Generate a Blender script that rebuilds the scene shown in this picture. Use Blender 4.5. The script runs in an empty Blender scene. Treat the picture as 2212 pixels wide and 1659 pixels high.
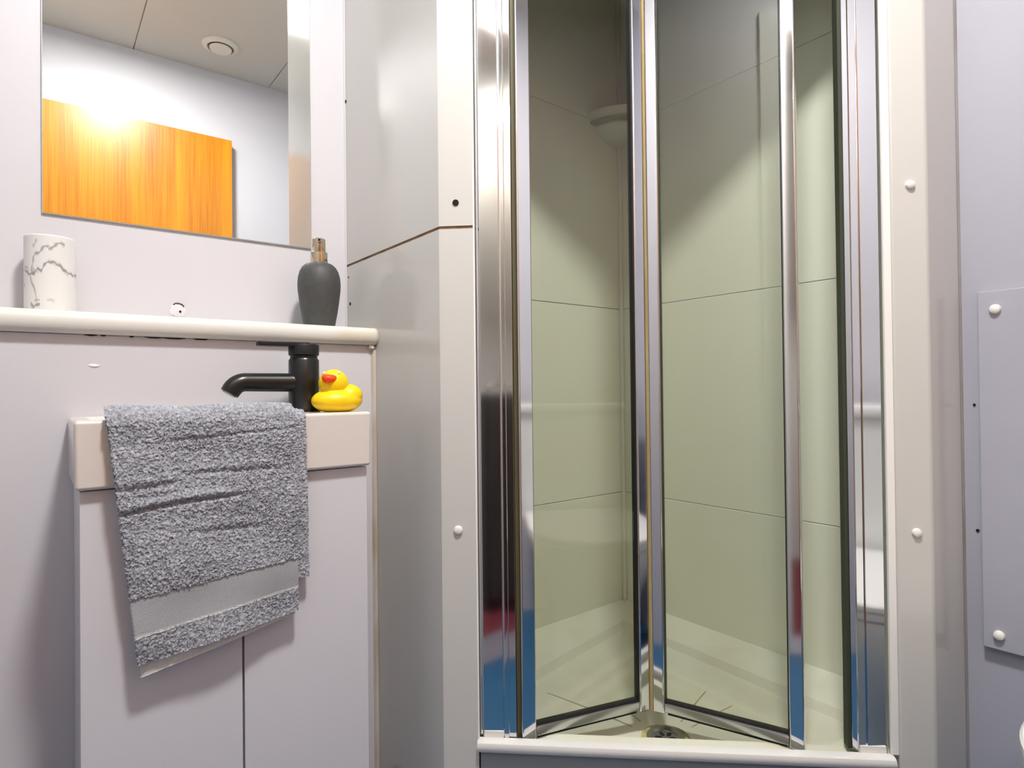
import bpy, bmesh, math, random
import numpy as np
from mathutils import Vector, Matrix

S = 1.2            # metres per layout unit
H = 0.82           # camera height above the floor (m)
FL = -H / S        # floor level in layout units (the camera stands at the origin)
C = bpy.context.scene.collection
random.seed(4)
rng = np.random.default_rng(7)

# ------------------------------------------------------------------ camera, world, light, exposure
cd = bpy.data.cameras.new('camera')
cd.sensor_width = 36.0
cd.lens = 36.0 * 1320.43 / 2212.0
cd.clip_start = 0.01
cam = bpy.data.objects.new('camera', cd)
C.objects.link(cam)
cam.matrix_world = Matrix(((0.7891, 0.0028, -0.6143, 0), (-0.6142, -0.0140, -0.7890, 0),
                           (-0.0108, 0.9999, -0.0093, H), (0, 0, 0, 1)))
bpy.context.scene.camera = cam
w = bpy.data.worlds.new('world')
bpy.context.scene.world = w
w.use_nodes = True
w.node_tree.nodes['Background'].inputs[0].default_value = (0.02, 0.02, 0.022, 1)
LAMP = (0.235, 0.105)              # ceiling lamp position
LAMP_POWER = 345.0                # radiance of the lamp diffuser
CORRIDOR_FILL_POWER = 120.0  # radiance of the added corridor fill lamp
vs = bpy.context.scene.view_settings
vs.view_transform = 'Standard'
vs.look = 'None'
vs.gamma = 1.0
vs.exposure = 0.0
vs.use_curve_mapping = False

# ------------------------------------------------------------------ helpers
def lin(c):
    return tuple((x / 12.92 if x <= 0.04045 else ((x + 0.055) / 1.055) ** 2.4) for x in [v / 255 for v in c])

def mat(name, rgb, rough=0.5, metal=0.0, var=0.0, vscale=6.0, bump=0.0, bscale=120.0, coat=0.0, emit=None, spec=0.5):
    m = bpy.data.materials.new(name)
    m.use_nodes = True
    nt = m.node_tree
    b = nt.nodes['Principled BSDF']
    c = lin(rgb)
    b.inputs['Base Color'].default_value = (*c, 1)
    b.inputs['Roughness'].default_value = rough
    b.inputs['Metallic'].default_value = metal
    b.inputs['Specular IOR Level'].default_value = spec
    b.inputs['Coat Weight'].default_value = coat
    b.inputs['Coat Roughness'].default_value = 0.08
    tc = nt.nodes.new('ShaderNodeTexCoord')
    if var > 0:
        n = nt.nodes.new('ShaderNodeTexNoise')
        n.inputs['Scale'].default_value = vscale
        n.inputs['Detail'].default_value = 5
        nt.links.new(tc.outputs['Object'], n.inputs['Vector'])
        r = nt.nodes.new('ShaderNodeValToRGB')
        r.color_ramp.elements[0].position = 0.3
        r.color_ramp.elements[1].position = 0.7
        r.color_ramp.elements[0].color = (*[x * (1 - var) for x in c], 1)
        r.color_ramp.elements[1].color = (*[min(1, x * (1 + var * 0.5)) for x in c], 1)
        nt.links.new(n.outputs['Fac'], r.inputs['Fac'])
        nt.links.new(r.outputs['Color'], b.inputs['Base Color'])
    if bump > 0:
        n2 = nt.nodes.new('ShaderNodeTexNoise')
        n2.inputs['Scale'].default_value = bscale
        n2.inputs['Detail'].default_value = 3
        nt.links.new(tc.outputs['Object'], n2.inputs['Vector'])
        bp = nt.nodes.new('ShaderNodeBump')
        bp.inputs['Strength'].default_value = bump
        bp.inputs['Distance'].default_value = 0.002
        nt.links.new(n2.outputs['Fac'], bp.inputs['Height'])
        nt.links.new(bp.outputs['Normal'], b.inputs['Normal'])
    if emit:
        b.inputs['Emission Color'].default_value = (*emit[0], 1)
        b.inputs['Emission Strength'].default_value = emit[1]
    return m

def stained(name, rgb, stain, rough, scale, lo, hi, stretch=(1, 1, 1)):
    """a base colour with dirt of its own shape"""
    m = mat(name, rgb, rough)
    nt = m.node_tree
    b = nt.nodes['Principled BSDF']
    tc = nt.nodes.new('ShaderNodeTexCoord')
    mp = nt.nodes.new('ShaderNodeMapping')
    mp.inputs['Scale'].default_value = stretch
    n = nt.nodes.new('ShaderNodeTexNoise')
    n.inputs['Scale'].default_value = scale
    n.inputs['Detail'].default_value = 6
    r = nt.nodes.new('ShaderNodeValToRGB')
    r.color_ramp.elements[0].position = lo
    r.color_ramp.elements[1].position = hi
    r.color_ramp.elements[0].color = (*lin(rgb), 1)
    r.color_ramp.elements[1].color = (*lin(stain), 1)
    nt.links.new(tc.outputs['Object'], mp.inputs['Vector'])
    nt.links.new(mp.outputs['Vector'], n.inputs['Vector'])
    nt.links.new(n.outputs['Fac'], r.inputs['Fac'])
    nt.links.new(r.outputs['Color'], b.inputs['Base Color'])
    return m

def glass_mat(name, tint):
    """thin pane: straight-through light with a green tint plus a Fresnel reflection"""
    m = bpy.data.materials.new(name)
    m.use_nodes = True
    nt = m.node_tree
    nt.nodes.clear()
    out = nt.nodes.new('ShaderNodeOutputMaterial')
    mix = nt.nodes.new('ShaderNodeMixShader')
    tr = nt.nodes.new('ShaderNodeBsdfTransparent')
    gl = nt.nodes.new('ShaderNodeBsdfGlossy')
    fr = nt.nodes.new('ShaderNodeFresnel')
    geo = nt.nodes.new('ShaderNodeNewGeometry')
    ior = nt.nodes.new('ShaderNodeMath')             # 1.5 on the way in, 1 / 1.5 seen from inside the pane
    ior.operation = 'MULTIPLY_ADD'
    ior.inputs[1].default_value = 1 / 1.5 - 1.5
    ior.inputs[2].default_value = 1.5
    nt.links.new(geo.outputs['Backfacing'], ior.inputs[0])
    nt.links.new(ior.outputs[0], fr.inputs['IOR'])
    tr.inputs['Color'].default_value = (*tint, 1)
    gl.inputs['Roughness'].default_value = 0.02
    nt.links.new(fr.outputs['Fac'], mix.inputs['Fac'])
    nt.links.new(tr.outputs[0], mix.inputs[1])
    nt.links.new(gl.outputs[0], mix.inputs[2])
    nt.links.new(mix.outputs[0], out.inputs['Surface'])
    return m

M = {
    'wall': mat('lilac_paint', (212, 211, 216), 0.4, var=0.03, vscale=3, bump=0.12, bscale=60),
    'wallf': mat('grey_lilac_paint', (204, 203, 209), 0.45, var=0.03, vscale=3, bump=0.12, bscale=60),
    'wallr': mat('lilac_paint_dimmed', (168, 169, 181), 0.42, var=0.03, vscale=3, bump=0.12, bscale=60),  # lilac paint with the dimmer light of the right side put into its colour
    'panel': mat('gloss_panel', (204, 203, 198), 0.13, var=0.02, vscale=2, bump=0.03, bscale=9),
    'gloss': mat('gloss_white_trim', (240, 239, 234), 0.2),
    'ceiling': mat('ceiling_board', (202, 201, 191), 0.6, var=0.02),
    'showerwall': mat('shower_wall_board', (215, 218, 198), 0.3, var=0.03, vscale=2.5),
    'tray': stained('tray_acrylic', (208, 209, 192), (198, 196, 172), 0.25, 7, 0.5, 0.8),
    'sillm': mat('sill_pvc', (214, 214, 211), 0.22),
    'plinth': mat('plinth_board', (150, 156, 160), 0.35),
    'chrome': mat('polished_chrome', (226, 226, 228), 0.07, 1.0),
    'chromeb': mat('brushed_edge_chrome', (205, 205, 206), 0.2, 1.0),
    'rubber': mat('black_rubber', (16, 16, 16), 0.6),
    'brownseal': stained('aged_seal', (166, 146, 100), (140, 112, 66), 0.5, 5, 0.5, 0.8),
    'oliveseal': mat('olive_seal', (84, 78, 50), 0.6),
    'greenseal': mat('green_grey_seal', (52, 58, 44), 0.6),
    'walljoint': mat('shower_wall_joint', (184, 184, 160), 0.6),
    'mirror': mat('mirror_silver', (236, 238, 236), 0.005, 1.0),
    'mirroredge': mat('mirror_edge', (188, 194, 192), 0.25, 0.4),
    'shelf': stained('shelf_gloss_paint', (222, 221, 214), (206, 192, 156), 0.24, 5, 0.62, 0.85, (1, 1, 3)),
    'mould': mat('black_mildew', (22, 20, 20), 0.9),
    'sealant': stained('yellowed_sealant', (206, 199, 190), (166, 140, 102), 0.5, 26, 0.45, 0.75, (1, 1, 0.25)),
    'sealr': stained('grey_corner_sealant', (150, 147, 146), (112, 98, 76), 0.5, 20, 0.5, 0.8, (1, 1, 0.3)),
    'dark': mat('dark_void', (14, 12, 10), 0.9),
    'joint': mat('brown_joint', (132, 100, 66), 0.8, var=0.4, vscale=40),
    'basin': mat('basin_ceramic', (222, 214, 206), 0.16, coat=0.3),
    'cabinet': mat('cabinet_melamine', (217, 216, 221), 0.35, var=0.01),
    'black': mat('matt_black_metal', (20, 21, 20), 0.3),
    'blacktop': mat('matt_black_cap', (17, 16, 19), 0.45),
    'duck': mat('yellow_vinyl', (255, 214, 0), 0.42),
    'filler': mat('wall_filler', (226, 221, 224), 0.6),
    'beak': mat('orange_vinyl', (255, 72, 6), 0.4),
    'eye': mat('eye_white', (245, 240, 225), 0.4),
    'pupil': mat('eye_pupil', (205, 170, 130), 0.4),
    'soap': mat('charcoal_stone', (72, 73, 72), 0.55, var=0.16, vscale=90, bump=0.12, bscale=260),
    'pump': mat('pump_chrome', (214, 200, 178), 0.12, 1.0),
    'hole': mat('nozzle_hole', (10, 8, 8), 0.8),
    'ceramic': mat('toilet_ceramic', (238, 238, 234), 0.12, coat=0.4),
    'seat': mat('toilet_seat_plastic', (236, 236, 232), 0.2),
    'screw': mat('white_screw_cap', (232, 231, 226), 0.3),
    'vent': mat('vent_plastic', (222, 220, 208), 0.4),
    'floor': mat('blue_vinyl', (44, 96, 134), 0.4, var=0.14, vscale=40, bump=0.1, bscale=200),
    'carpet': mat('maroon_carpet', (112, 30, 44), 0.95, var=0.25, vscale=120, bump=0.4, bscale=400),
    'threshold': mat('threshold_strip', (190, 186, 200), 0.35, 0.6),
    'corridor': mat('corridor_paint', (222, 218, 210), 0.6),
    'suitcaseshell': mat('dark_suitcase_shell', (48, 44, 42), 0.5, var=0.2, vscale=8),
    'frame': mat('architrave_gloss', (238, 238, 234), 0.2),
    'glass': glass_mat('shower_glass', (0.972, 0.98, 0.96)),
    'lamp': mat('lamp_diffuser', (250, 250, 245), 0.5, emit=((1.0, 0.985, 0.968), LAMP_POWER)),
    'corridorfill': mat('corridor_fill_diffuser', (250, 250, 245), 0.5, emit=((1.0, 0.95, 0.88), CORRIDOR_FILL_POWER)),
    'drain': mat('drain_steel', (140, 142, 138), 0.3, 0.9),
    'limescale': stained('limescale_ring', (200, 186, 128), (120, 108, 60), 0.5, 40, 0.4, 0.7),
    'groove': mat('tray_groove', (158, 154, 118), 0.6),
    'dish': mat('soap_dish_plastic', (208, 212, 192), 0.3),
    'woodedge': mat('door_lipping', (188, 122, 52), 0.35),
}

def wood():
    m = mat('orange_veneer', (222, 130, 20), 0.33, coat=0.12)
    nt = m.node_tree
    b = nt.nodes['Principled BSDF']
    tc = nt.nodes.new('ShaderNodeTexCoord')
    mp = nt.nodes.new('ShaderNodeMapping')
    mp.inputs['Scale'].default_value = (70, 1, 1.6)
    n = nt.nodes.new('ShaderNodeTexNoise')
    n.inputs['Scale'].default_value = 2.2
    n.inputs['Detail'].default_value = 8
    n.inputs['Distortion'].default_value = 0.5
    mp2 = nt.nodes.new('ShaderNodeMapping')
    mp2.inputs['Scale'].default_value = (7, 1, 0.45)
    wv = nt.nodes.new('ShaderNodeTexNoise')
    wv.inputs['Scale'].default_value = 1.4
    wv.inputs['Distortion'].default_value = 1.2
    r = nt.nodes.new('ShaderNodeValToRGB')
    r.color_ramp.elements[0].position = 0.3
    r.color_ramp.elements[0].color = (*lin((164, 90, 4)), 1)
    r.color_ramp.elements[1].position = 0.62
    r.color_ramp.elements[1].color = (*lin((210, 138, 12)), 1)
    mx = nt.nodes.new('ShaderNodeMath')
    mx.operation = 'MULTIPLY_ADD'
    mx.inputs[1].default_value = 0.5
    ad = nt.nodes.new('ShaderNodeMath')
    ad.operation = 'MULTIPLY'
    ad.inputs[1].default_value = 0.5
    L = nt.links.new
    L(tc.outputs['Object'], mp.inputs['Vector'])
    L(tc.outputs['Object'], mp2.inputs['Vector'])
    L(mp.outputs['Vector'], n.inputs['Vector'])
    L(mp2.outputs['Vector'], wv.inputs['Vector'])
    L(wv.outputs['Fac'], ad.inputs[0])
    L(n.outputs['Fac'], mx.inputs[0])
    L(ad.outputs[0], mx.inputs[2])
    L(mx.outputs[0], r.inputs['Fac'])
    L(r.outputs['Color'], b.inputs['Base Color'])
    return m
M['wood'] = wood()

ORG = {}                                        # world origin of every object that gets children
def W(p):                                       # layout units -> metres
    return Vector((p[0] * S, p[1] * S, p[2] * S + H))

def props(o, label=None, cat=None, group=None, kind=None):
    for k, v in (('label', label), ('category', cat), ('group', group), ('kind', kind)):
        if v:
            o[k] = v
    return o

def empty(name, p, **kw):
    o = bpy.data.objects.new(name, None)
    C.objects.link(o)
    o.location = W(p)
    o.empty_display_size = 0.05
    ORG[o.name] = W(p)
    return props(o, **kw)

def finish(name, me, mats, parent=None, smooth=False, **kw):
    """link a mesh whose verts are world metres; its origin goes to the middle of its base"""
    n = len(me.vertices)
    co = np.empty(n * 3)
    me.vertices.foreach_get('co', co)
    co = co.reshape(-1, 3)
    lo, hi = co.min(0), co.max(0)
    org = np.array([(lo[0] + hi[0]) / 2, (lo[1] + hi[1]) / 2, lo[2]])
    me.vertices.foreach_set('co', (co - org).ravel())
    for m in (mats if isinstance(mats, (list, tuple)) else [mats]):
        me.materials.append(m)
    if smooth:
        me.shade_smooth()
    me.update()
    o = bpy.data.objects.new(name, me)
    C.objects.link(o)
    org = Vector(org)
    if parent:
        o.parent = parent
        o.location = org - ORG[parent.name]
    else:
        o.location = org
    ORG[o.name] = org
    return props(o, **kw)

def obj(name, bm, mats, parent=None, bevel=0.0, segs=2, smooth=False, angle=35, **kw):
    bmesh.ops.recalc_face_normals(bm, faces=bm.faces)
    if bevel > 0:
        es = [e for e in bm.edges if len(e.link_faces) == 2 and e.calc_face_angle(0) > math.radians(30)]
        bmesh.ops.bevel(bm, geom=es, offset=bevel * S, segments=segs, profile=0.5, affect='EDGES', clamp_overlap=True)
    me = bpy.data.meshes.new(name)
    bm.to_mesh(me)
    bm.free()
    o = finish(name, me, mats, parent, **kw)
    if smooth or bevel > 0:
        me.shade_smooth()
        me.set_sharp_from_angle(angle=math.radians(angle))
    if bevel > 0:
        wn = o.modifiers.new('even normals', 'WEIGHTED_NORMAL')
        wn.keep_sharp = True
        wn.weight = 90
    return o

def prism(bm, poly, z0, z1, mi=0):
    """vertical prism over a plan polygon given in layout units"""
    a = [bm.verts.new(W((x, y, z0))) for x, y in poly]
    b = [bm.verts.new(W((x, y, z1))) for x, y in poly]
    n = len(poly)
    fs = [bm.faces.new(a[::-1]), bm.faces.new(b)]
    for i in range(n):
        fs.append(bm.faces.new((a[i], a[(i + 1) % n], b[(i + 1) % n], b[i])))
    for f in fs:
        f.material_index = mi
    return bm

def box(x0, x1, y0, y1, z0, z1, bm=None):
    return prism(bm or bmesh.new(), [(x0, y0), (x1, y0), (x1, y1), (x0, y1)], z0, z1)

EX, EY = 0.4209, 0.6946                          # corner where the side panel turns to the shower front
DA, DB = (0.7302, -0.6832), (0.6832, 0.7302)     # along the front, and into the shower
def D(a, n):
    return (EX + DA[0] * a + DB[0] * n, EY + DA[1] * a + DB[1] * n)

def dbox(a0, a1, n0, n1, z0, z1, bm=None):
    return prism(bm or bmesh.new(), [D(a0, n0), D(a1, n0), D(a1, n1), D(a0, n1)], z0, z1)

def lathe(bm, prof, c, seg=48, axis='Z', mi=0):
    """prof: (radius, height) in layout units about the point c"""
    rings = []
    for r, h in prof:
        ring = []
        for i in range(seg):
            t = 2 * math.pi * i / seg
            d = (r * math.cos(t), r * math.sin(t), h)
            if axis == 'Y':
                d = (d[0], d[2], d[1])
            elif axis == 'X':
                d = (d[2], d[0], d[1])
            ring.append(bm.verts.new(W((c[0] + d[0], c[1] + d[1], c[2] + d[2]))))
        rings.append(ring)
    for k in range(len(rings) - 1):
        for i in range(seg):
            f = bm.faces.new((rings[k][i], rings[k][(i + 1) % seg], rings[k + 1][(i + 1) % seg], rings[k + 1][i]))
            f.material_index = mi
    for r in (rings[0], rings[-1]):
        f = bm.faces.new(r)
        f.material_index = mi
    return bm

def tube(bm, pts, radii, seg=24):
    """round bar along points (layout units)"""
    P = [Vector(p) for p in pts]
    rings = []
    for i, p in enumerate(P):
        t = ((P[min(i + 1, len(P) - 1)] - P[max(i - 1, 0)])).normalized()
        u = t.cross(Vector((0, 1, 0.01))).normalized()
        v = t.cross(u)
        r = radii[i] if isinstance(radii, (list, tuple)) else radii
        rings.append([bm.verts.new(W(p + u * r * math.cos(2 * math.pi * k / seg) + v * r * math.sin(2 * math.pi * k / seg))) for k in range(seg)])
    for a, b in zip(rings, rings[1:]):
        for k in range(seg):
            bm.faces.new((a[k], a[(k + 1) % seg], b[(k + 1) % seg], b[k]))
    bm.faces.new(rings[0])
    bm.faces.new(rings[-1])
    return bm

def ellipsoid(bm, c, r, seg=40, rings=24, fn=None):
    vs_ = []
    for j in range(rings + 1):
        ph = math.pi * j / rings
        row = []
        for i in range(seg):
            t = 2 * math.pi * i / seg
            p = Vector((r[0] * math.sin(ph) * math.cos(t), r[1] * math.sin(ph) * math.sin(t), r[2] * math.cos(ph)))
            if fn:
                p = fn(p)
            row.append(bm.verts.new(W((c[0] + p.x, c[1] + p.y, c[2] + p.z))))
        vs_.append(row)
    for j in range(rings):
        for i in range(seg):
            bm.faces.new((vs_[j][i], vs_[j][(i + 1) % seg], vs_[j + 1][(i + 1) % seg], vs_[j + 1][i]))
    bmesh.ops.remove_doubles(bm, verts=bm.verts, dist=1e-6)
    return bm

def disc_cap(name, p, r, h, normal, m, parent, dome=True):
    """small round screw cap standing on a surface"""
    bm = bmesh.new()
    n = Vector(normal).normalized()
    u = n.cross(Vector((0, 0, 1))).normalized()
    v = n.cross(u)
    prof = [(1.0, 0.0), (1.0, 0.35), (0.86, 0.75), (0.55, 0.95), (0.15, 1.0)] if dome else [(1, 0), (1, 1)]
    rings = []
    for rr, hh in prof:
        rings.append([bm.verts.new(W(Vector(p) + (u * math.cos(2 * math.pi * k / 20) + v * math.sin(2 * math.pi * k / 20)) * r * rr + n * h * hh)) for k in range(20)])
    for a, b in zip(rings, rings[1:]):
        for k in range(20):
            bm.faces.new((a[k], a[(k + 1) % 20], b[(k + 1) % 20], b[k]))
    bm.faces.new(rings[-1])
    bm.faces.new(rings[0])
    return obj(name, bm, m, parent, smooth=True)

# ------------------------------------------------------------------ room shell
CE = 1.19                                        # ceiling level
X0, X1, Y0, Y1 = -0.09, 0.9788, -0.46, 1.0       # left / right / door-side / mirror walls
BOX = 0.8912                                     # front of the boxing under the shelf
XI, YI = 0.9788, 0.8772                          # shower walls
DT = 0.934                                       # door head
obj('floor', box(X0, X1 + .05, Y0 - .05, Y1 + .05, FL - .04, FL), M['floor'], kind='structure')
ceil = obj('ceiling', box(-1.0, X1 + .05, Y0 - .05, Y1 + .05, CE + .005, CE + .05), M['ceiling'], kind='structure')
xs = [X0, 0.268, 0.72, X1]
for a, b in zip(xs, xs[1:]):                     # boards of the ceiling with open joints
    obj('ceiling_board', box(a + .0015, b - .0015, Y0, Y1, CE, CE + .006), M['ceiling'], ceil, bevel=.001)
obj('wall_back', box(X0, X1 + .05, Y1, Y1 + .05, FL, CE), M['wall'], kind='structure')
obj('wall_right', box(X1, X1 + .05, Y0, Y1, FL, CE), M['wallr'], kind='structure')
obj('wall_front', box(X0 - .09, X1 + .05, Y0 - .05, Y0, FL, CE), M['wallf'], kind='structure')
bm = box(X0 - .09, X0, 0.2, Y1, FL, CE)
box(X0 - .09, X0, Y0, 0.2, DT + .004, CE, bm)
box(X0 - .09, X0, Y0, -0.425, FL, DT + .004, bm)
obj('wall_left', bm, M['wallf'], kind='structure')
obj('wall_boxing', box(X0, 0.4192, BOX, Y1, FL, 0.0712), M['wall'], kind='structure')
# doorway in the left wall, with its casing
dw = obj('door_1', box(X0 - .092, X0 + .002, 0.183, 0.2, FL, DT), M['frame'], kind='structure')
obj('head_lining', box(X0 - .092, X0 + .002, -0.425, 0.2, DT - .013, DT + .004), M['frame'], dw)
bm = box(X0 - .0, X0 + .014, 0.19, 0.245, FL, DT + .05)
obj('casing', bm, M['frame'], dw, bevel=.003)
obj('casing', box(X0, X0 + .014, -0.425, 0.19, DT - .006, DT + .05), M['frame'], dw, bevel=.003)
obj('threshold', box(X0 - .1, X0 + .02, -0.42, 0.183, FL, FL + .006), M['threshold'], dw, bevel=.002)
# corridor beyond the doorway
obj('floor_corridor', box(-1.0, X0 - .0001, Y0 - .5, 0.9, FL - .04, FL - .001), M['carpet'], kind='structure')
obj('wall_corridor', box(-1.05, -1.0, Y0 - .5, 0.9, FL, CE), M['corridor'], kind='structure')
obj('wall_corridor_end', box(-1.0, X0 - .09, Y0 - .55, Y0 - .5, FL, CE), M['corridor'], kind='structure')
obj('wall_corridor_far', box(-1.0, X0 - .09, 0.9, 0.95, FL, CE), M['corridor'], kind='structure')
obj('ceiling_corridor', box(-1.0, X0 - .09, Y0 - .5, Y0 - .05, CE, CE + .05), M['ceiling'], kind='structure')
sc_ = empty('suitcase', (-.41, -.21, FL), label='tall black suitcase added in the corridor to put a dark reflection in the left chrome upright', cat='suitcase')  # added stand-in for an unclear dark shape mirrored in the left upright
obj('shell', box(-.52, -.30, -.36, -.06, FL + .03, -.01), M['suitcaseshell'], sc_, bevel=.02, segs=4)
for wx in (-.49, -.33):
    for wy in (-.33, -.09):
        obj('wheel', lathe(bmesh.new(), [(.012, -.012), (.015, -.008), (.015, .008), (.012, .012)], (wx, wy, FL + .0145), 24, 'X'), M['rubber'], sc_, smooth=True)
obj('carry_handle', tube(bmesh.new(), [(-.41, -.27, -.012), (-.41, -.265, .010), (-.41, -.25, .016), (-.41, -.17, .016), (-.41, -.155, .010), (-.41, -.15, -.012)], .006, 12), M['chromeb'], sc_, smooth=True)
cl = empty('corridor_fill_light', (-.82, -.60, CE - .012), label='round fill light added unseen in the corridor to brighten the wall mirrored in the chrome', cat='light')  # added lamp, no known source: whitens the corridor wall for the chrome reflections
obj('diffuser', lathe(bmesh.new(), [(.055, -.02), (.058, 0)], (-.82, -.60, CE)), M['corridorfill'], cl)
obj('rim', lathe(bmesh.new(), [(.068, -.004), (.068, .0055)], (-.82, -.60, CE)), M['vent'], cl)

# ------------------------------------------------------------------ shower cubicle shell
sw = empty('wall_shower_left', (0.70, YI, FL), kind='structure')
SEAMS = [-0.4515, -0.2175, 0.167, 0.552, CE]
for a, b in zip(SEAMS, SEAMS[1:]):
    obj('wall_board', box(0.433, XI, YI, YI + .012, a + .0006, b - .0006), M['showerwall'], sw, bevel=.0007, segs=1)
obj('backing', box(0.433, XI, YI + .003, YI + .03, -0.47, CE), M['walljoint'], sw)
sw = empty('wall_shower_right', (XI, .6, FL), kind='structure')
for a, b in zip(SEAMS, SEAMS[1:]):
    obj('wall_board', box(XI - .001, XI + .012, 0.289, YI, a + .0006, b - .0006), M['showerwall'], sw, bevel=.0007, segs=1)
bm = box(XI - .0075, XI - .001, YI - .0075, YI, -0.4435, CE)
obj('trim_1', bm, M['showerwall'], bevel=.002, kind='structure')

def wall_panel(name, poly, z0, z1, label, m='panel', **kw):
    return obj(name, prism(bmesh.new(), poly, z0, z1), M[m], bevel=kw.pop('bevel', .0035), segs=3, label=label, cat='wall panel', **kw)

t = .012
SEAM = 0.2150
left_plan = [(EX, Y1 - .001), (EX, EY), D(.0468, 0), D(.0468, .03), D(.035, .03), D(.035, t), D(.006, t), (EX + t, EY + .004), (EX + t, Y1 - .001)]
up = wall_panel('wall_panel', left_plan, SEAM + .0019, CE, 'glossy cream upper panel folded round the left of the shower opening')
lo = wall_panel('wall_panel', left_plan, FL, SEAM - .0019, 'glossy cream lower panel folded round the left of the shower opening, under the brown joint')
jt = [(EX + .0012, Y1 - .001), (EX + .0012, EY + .0006), D(.0455, .0012), D(.0455, .02), D(.036, .02), D(.03, .01), (EX + .01, EY + .004), (EX + .01, Y1 - .001)]
obj('joint', prism(bmesh.new(), jt, SEAM - .002, SEAM + .002), M['joint'], lo)
right_plan = [D(.5685, .03), D(.5685, 0), D(.6116, 0), (XI - .001, D(.6116, 0)[1]), (XI - .001, D(.6116, 0)[1] + t), (D(.6116, t)[0] - .008, D(.6116, 0)[1] + t), D(.579, t), D(.579, .03)]
rp = wall_panel('wall_panel', right_plan, FL, CE, 'glossy cream panel folded round the right of the shower opening')
NS = (-DB[0], -DB[1], 0)
def onD(a, n, z):
    return (*D(a, n), z)
disc_cap('screw_hole', onD(.0229, -.0004, .2475), .0042, .0006, NS, M['dark'], up, dome=False)
disc_cap('screw_cap', onD(.0222, 0, -.1835), .0058, .0042, NS, M['screw'], lo)
disc_cap('screw_cap', onD(.591, 0, .2478), .0056, .0045, NS, M['screw'], rp)
disc_cap('screw_cap', onD(.5922, 0, -.181), .0056, .0045, NS, M['screw'], rp)
for z, yy, r, pn in ((.4975, .996, .0026, up), (.1945, .990, .0014, lo), (.1485, .984, .0026, lo)):
    disc_cap('nail_hole', (EX - .0004, yy, z), r, .0006, (-1, 0, 0), M['dark'], pn, dome=False)
obj('edge_strip', dbox(.5592, .5683, .0002, .0060, -.4548, .6895), M['gloss'], rp, bevel=.001)
obj('edge_strip', dbox(.0452, .0476, -.0006, .0040, -.4548, .6895), M['gloss'], lo, bevel=.0008)  # slim white strip painting the highlight on the panel's rounded edge
# fascia over the shower door
wall_panel('wall_panel', [D(.047, .001), D(.566, .001), D(.566, .013), D(.047, .013)], .69, CE, 'plain cream fascia panel over the shower door')

# sill and plinth of the shower
sp = [(-.0095, -.4640), (-.0095, -.4600), (-.0078, -.4568), (-.0045, -.4550), (.0045, -.4550), (.0045, -.4700), (-.0045, -.4700), (-.0078, -.4680)]
bm = bmesh.new()
r0 = [bm.verts.new(W(onD(.0455, n, z))) for n, z in sp]
r1 = [bm.verts.new(W(onD(.5610, n, z))) for n, z in sp]
for i in range(len(sp)):
    bm.faces.new((r0[i], r0[(i + 1) % len(sp)], r1[(i + 1) % len(sp)], r1[i]))
bm.faces.new(r0)
bm.faces.new(r1)
obj('shower_sill', bm, M['sillm'], smooth=True, angle=30, label='white rounded sill along the foot of the shower opening', cat='sill')
obj('shower_plinth', dbox(.0485, .5655, .0005, .012, FL, -.4702), M['plinth'], bevel=.001, label='grey plinth board under the white shower sill', cat='plinth')
obj('trim_2', dbox(.0468, .0487, .003, .012, FL, -.470), M['dark'], kind='structure')

# shower tray
outer = [D(.03, .0127), D(.60, .0127), (XI - .0005, .292), (XI - .0005, YI - .0005), (.4335, YI - .0005), (.4335, .703)]
inner = [(.540, .640), (.800, .392), (.905, .330), (.930, .836), (.520, .752), (.505, .700)]
inner = [D(.06, .030), D(.50, .030), (.905, .360), (.928, .836), (.53, .757), (.50, .705)]
DR = (.7000, .5545)
DZ = -.4945
bm = bmesh.new()
def densify(pl, k):
    out = []
    for i in range(len(pl)):
        a, b = pl[i], pl[(i + 1) % len(pl)]
        for j in range(k):
            s_ = j / k
            out.append((a[0] + (b[0] - a[0]) * s_, a[1] + (b[1] - a[1]) * s_))
    return out
K = 10
po, pi = densify(outer, K), densify(inner, K)
zo = []
for i in range(len(po)):
    seg = i // K
    s_ = (i % K) / K
    zs = [-.4645, -.4645, -.448, -.4425, -.4495, -.452]
    zo.append(zs[seg] * (1 - s_) + zs[(seg + 1) % 6] * s_)
def ringv(pl, f):
    return [bm.verts.new(W((p[0], p[1], f(i)))) for i, p in enumerate(pl)]
def mixp(pa, pb, s_):
    return [(a[0] + (b[0] - a[0]) * s_, a[1] + (b[1] - a[1]) * s_) for a, b in zip(pa, pb)]
def todrain(pl, s_):
    return [(p[0] + (DR[0] - p[0]) * s_, p[1] + (DR[1] - p[1]) * s_) for p in pl]
rings = [ringv(po, lambda i: -.52), ringv(po, lambda i: zo[i]), ringv(mixp(po, pi, .75), lambda i: -.4600 + (zo[i] + .460) * .3),
         ringv(pi, lambda i: -.4615), ringv(todrain(pi, .012), lambda i: -.4622), ringv(todrain(pi, .045), lambda i: -.4745), ringv(todrain(pi, .075), lambda i: -.4790),
         ringv(todrain(pi, .11), lambda i: -.4798), ringv(todrain(pi, .5), lambda i: -.486), ringv([(DR[0] + .034 * math.cos(math.atan2(p[1] - DR[1], p[0] - DR[0])), DR[1] + .034 * math.sin(math.atan2(p[1] - DR[1], p[0] - DR[0]))) for p in pi], lambda i: DZ)]
n = len(po)
for a, b in zip(rings, rings[1:]):
    for i in range(n):
        bm.faces.new((a[i], a[(i + 1) % n], b[(i + 1) % n], b[i]))
bm.faces.new(rings[-1])
tray = obj('shower_tray', bm, M['tray'], smooth=True, angle=24, label='cream shower tray falling to a round drain behind the folding door', cat='shower tray')
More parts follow.
